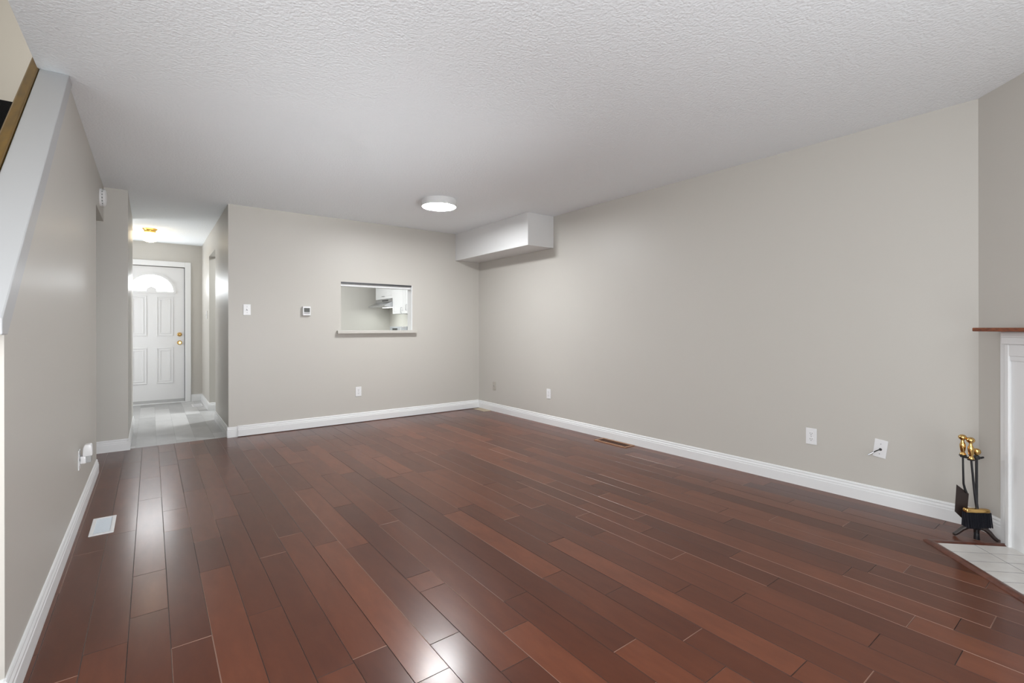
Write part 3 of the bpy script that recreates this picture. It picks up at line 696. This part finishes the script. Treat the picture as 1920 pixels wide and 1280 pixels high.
# ------------------------------------------------------------------ kitchen seen through the pass-through
def cabinet(name, label, y0, y1, z0, z1, handle_y, handle_z, horizontal):
    e = empty(name, (XR-.165, (y0+y1)/2, z0), label, 'cabinet', None)
    MB().box(XR-.325, XR-.001, y0+.001, y1-.001, z0, z1).build('cabinet_body', M_CABINET, e)
    d = MB().box(XR-.345, XR-.326, y0+.002, y1-.002, z0+.002, z1-.002, bev=.003)
    for a in ((y0+.05, y1-.05, z0+.05, z0+.058), (y0+.05, y1-.05, z1-.058, z1-.05), (y0+.05, y0+.058, z0+.05, z1-.05), (y1-.058, y1-.05, z0+.05, z1-.05)):
        d.box(XR-.349, XR-.344, a[0], a[1], a[2], a[3])
    dr = d.build('cabinet_door', M_CABINET, e)
    x = XR-.345; hl_ = .045
    if horizontal: p = [(x, handle_y-hl_, handle_z), (x-.022, handle_y-hl_, handle_z), (x-.022, handle_y+hl_, handle_z), (x, handle_y+hl_, handle_z)]
    else: p = [(x, handle_y, handle_z-hl_), (x-.022, handle_y, handle_z-hl_), (x-.022, handle_y, handle_z+hl_), (x, handle_y, handle_z+hl_)]
    MB().tube(p, .005, 8).build('handle', M_STEEL, dr, 40)['label'] = 'metal bar handle'
    return e
cabinet('wall_cabinet', 'short white kitchen wall cabinet above the range hood', 7.885, 8.665, 1.640, 2.20, 8.275, 1.690, True)
cabinet('wall_cabinet', 'tall white kitchen wall cabinet right beside the range hood', 7.409, 7.884, 1.362, 2.20, 7.50, 1.42, False)
cabinet('wall_cabinet', 'white kitchen wall cabinet at the right edge of the pass-through view', 6.95, 7.408, 1.362, 2.20, 7.30, 1.46, False)
hd = empty('range_hood', (XR-.25, 8.275, 1.5), 'stainless steel range hood above the kitchen stove', 'range hood')
pts = [(XR-.001, 7.89, 1.639), (XR-.335, 7.89, 1.639), (XR-.345, 7.89, 1.585), (XR-.485, 7.89, 1.520), (XR-.485, 7.89, 1.495), (XR-.001, 7.89, 1.495)]
MB().prism(pts, (0, .77, 0), bev=.002).build('hood_shell', M_STEEL, hd)
for k in range(5):
    yb_ = 8.10+k*.055; MB().box(XR-.346, XR-.335, yb_, yb_+.034, 1.603, 1.622, bev=.001).build('control_button', M_SLOT, hd)
MB().box(XR-.30, XR-.2, 8.10, 8.46, 1.489, 1.495).build('hood_lamp', emis('lit_hood_lens', (.95, 1, .98), 1.2), hd)['label'] = 'lit lens'
sv = empty('kitchen_stove', (XR-.33, 8.275, 0), 'kitchen stove with a grey control backguard below the range hood', 'stove')
MB().box(XR-.64, XR-.005, 7.893, 8.657, 0.0, .90, bev=.004).build('oven_body', M_CABINET, sv)
MB().box(XR-.655, XR-.64, 7.91, 8.64, .16, .78, bev=.004).build('oven_door', M_SLOT, sv)
MB().box(XR-.64, XR-.06, 7.893, 8.657, .90, .915, bev=.003).build('cooktop', M_SLOT, sv)
MB().box(XR-.075, XR-.005, 7.893, 8.657, .90, 1.149, bev=.006).build('backguard', mat('grey_enamel', (.36, .37, .39), .3), sv)
MB().box(XR-.079, XR-.074, 8.30, 8.52, 1.050, 1.118, bev=.001).build('display', M_SLOT, sv)['label'] = 'black display'
ct = empty('kitchen_counter', (2.1, YB+.42, 0), 'kitchen counter with base cabinets behind the pass-through', 'counter')
MB().box(1.2, XR-.002, YB+.121, YB+.70, 0, .87).build('base_cabinet', M_CABINET, ct)
MB().box(1.18, XR-.002, YB+.121, YB+.73, .87, .908, bev=.004).build('worktop', M_COUNTER, ct)
fa = empty('kitchen_faucet', (2.66, 6.0, .908), 'slim white kitchen faucet seen over the pass-through ledge', 'faucet')
MB().lathe([(0, 0), (.028, 0), (.028, .008), (.018, .014), (.016, .05), (0, .05)], T(2.66, 6.0, .908), 24).build('faucet_base', M_CHROME, fa, 40)
MB().tube([(2.66, 6.0, .94), (2.66, 6.0, 1.06), (2.662, 6.0, 1.115), (2.672, 6.0, 1.134), (2.69, 6.0, 1.137), (2.71, 6.0, 1.130), (2.718, 6.0, 1.118)], [.010, .0095, .009, .0085, .008, .008, .008], 12).build('spout', M_PLASTIC, fa, 40)['label'] = 'white bent spout'
MB().tube([(2.66, 5.985, .95), (2.66, 5.95, .965), (2.66, 5.92, .985)], .006, 10).build('lever', M_CHROME, fa, 40)
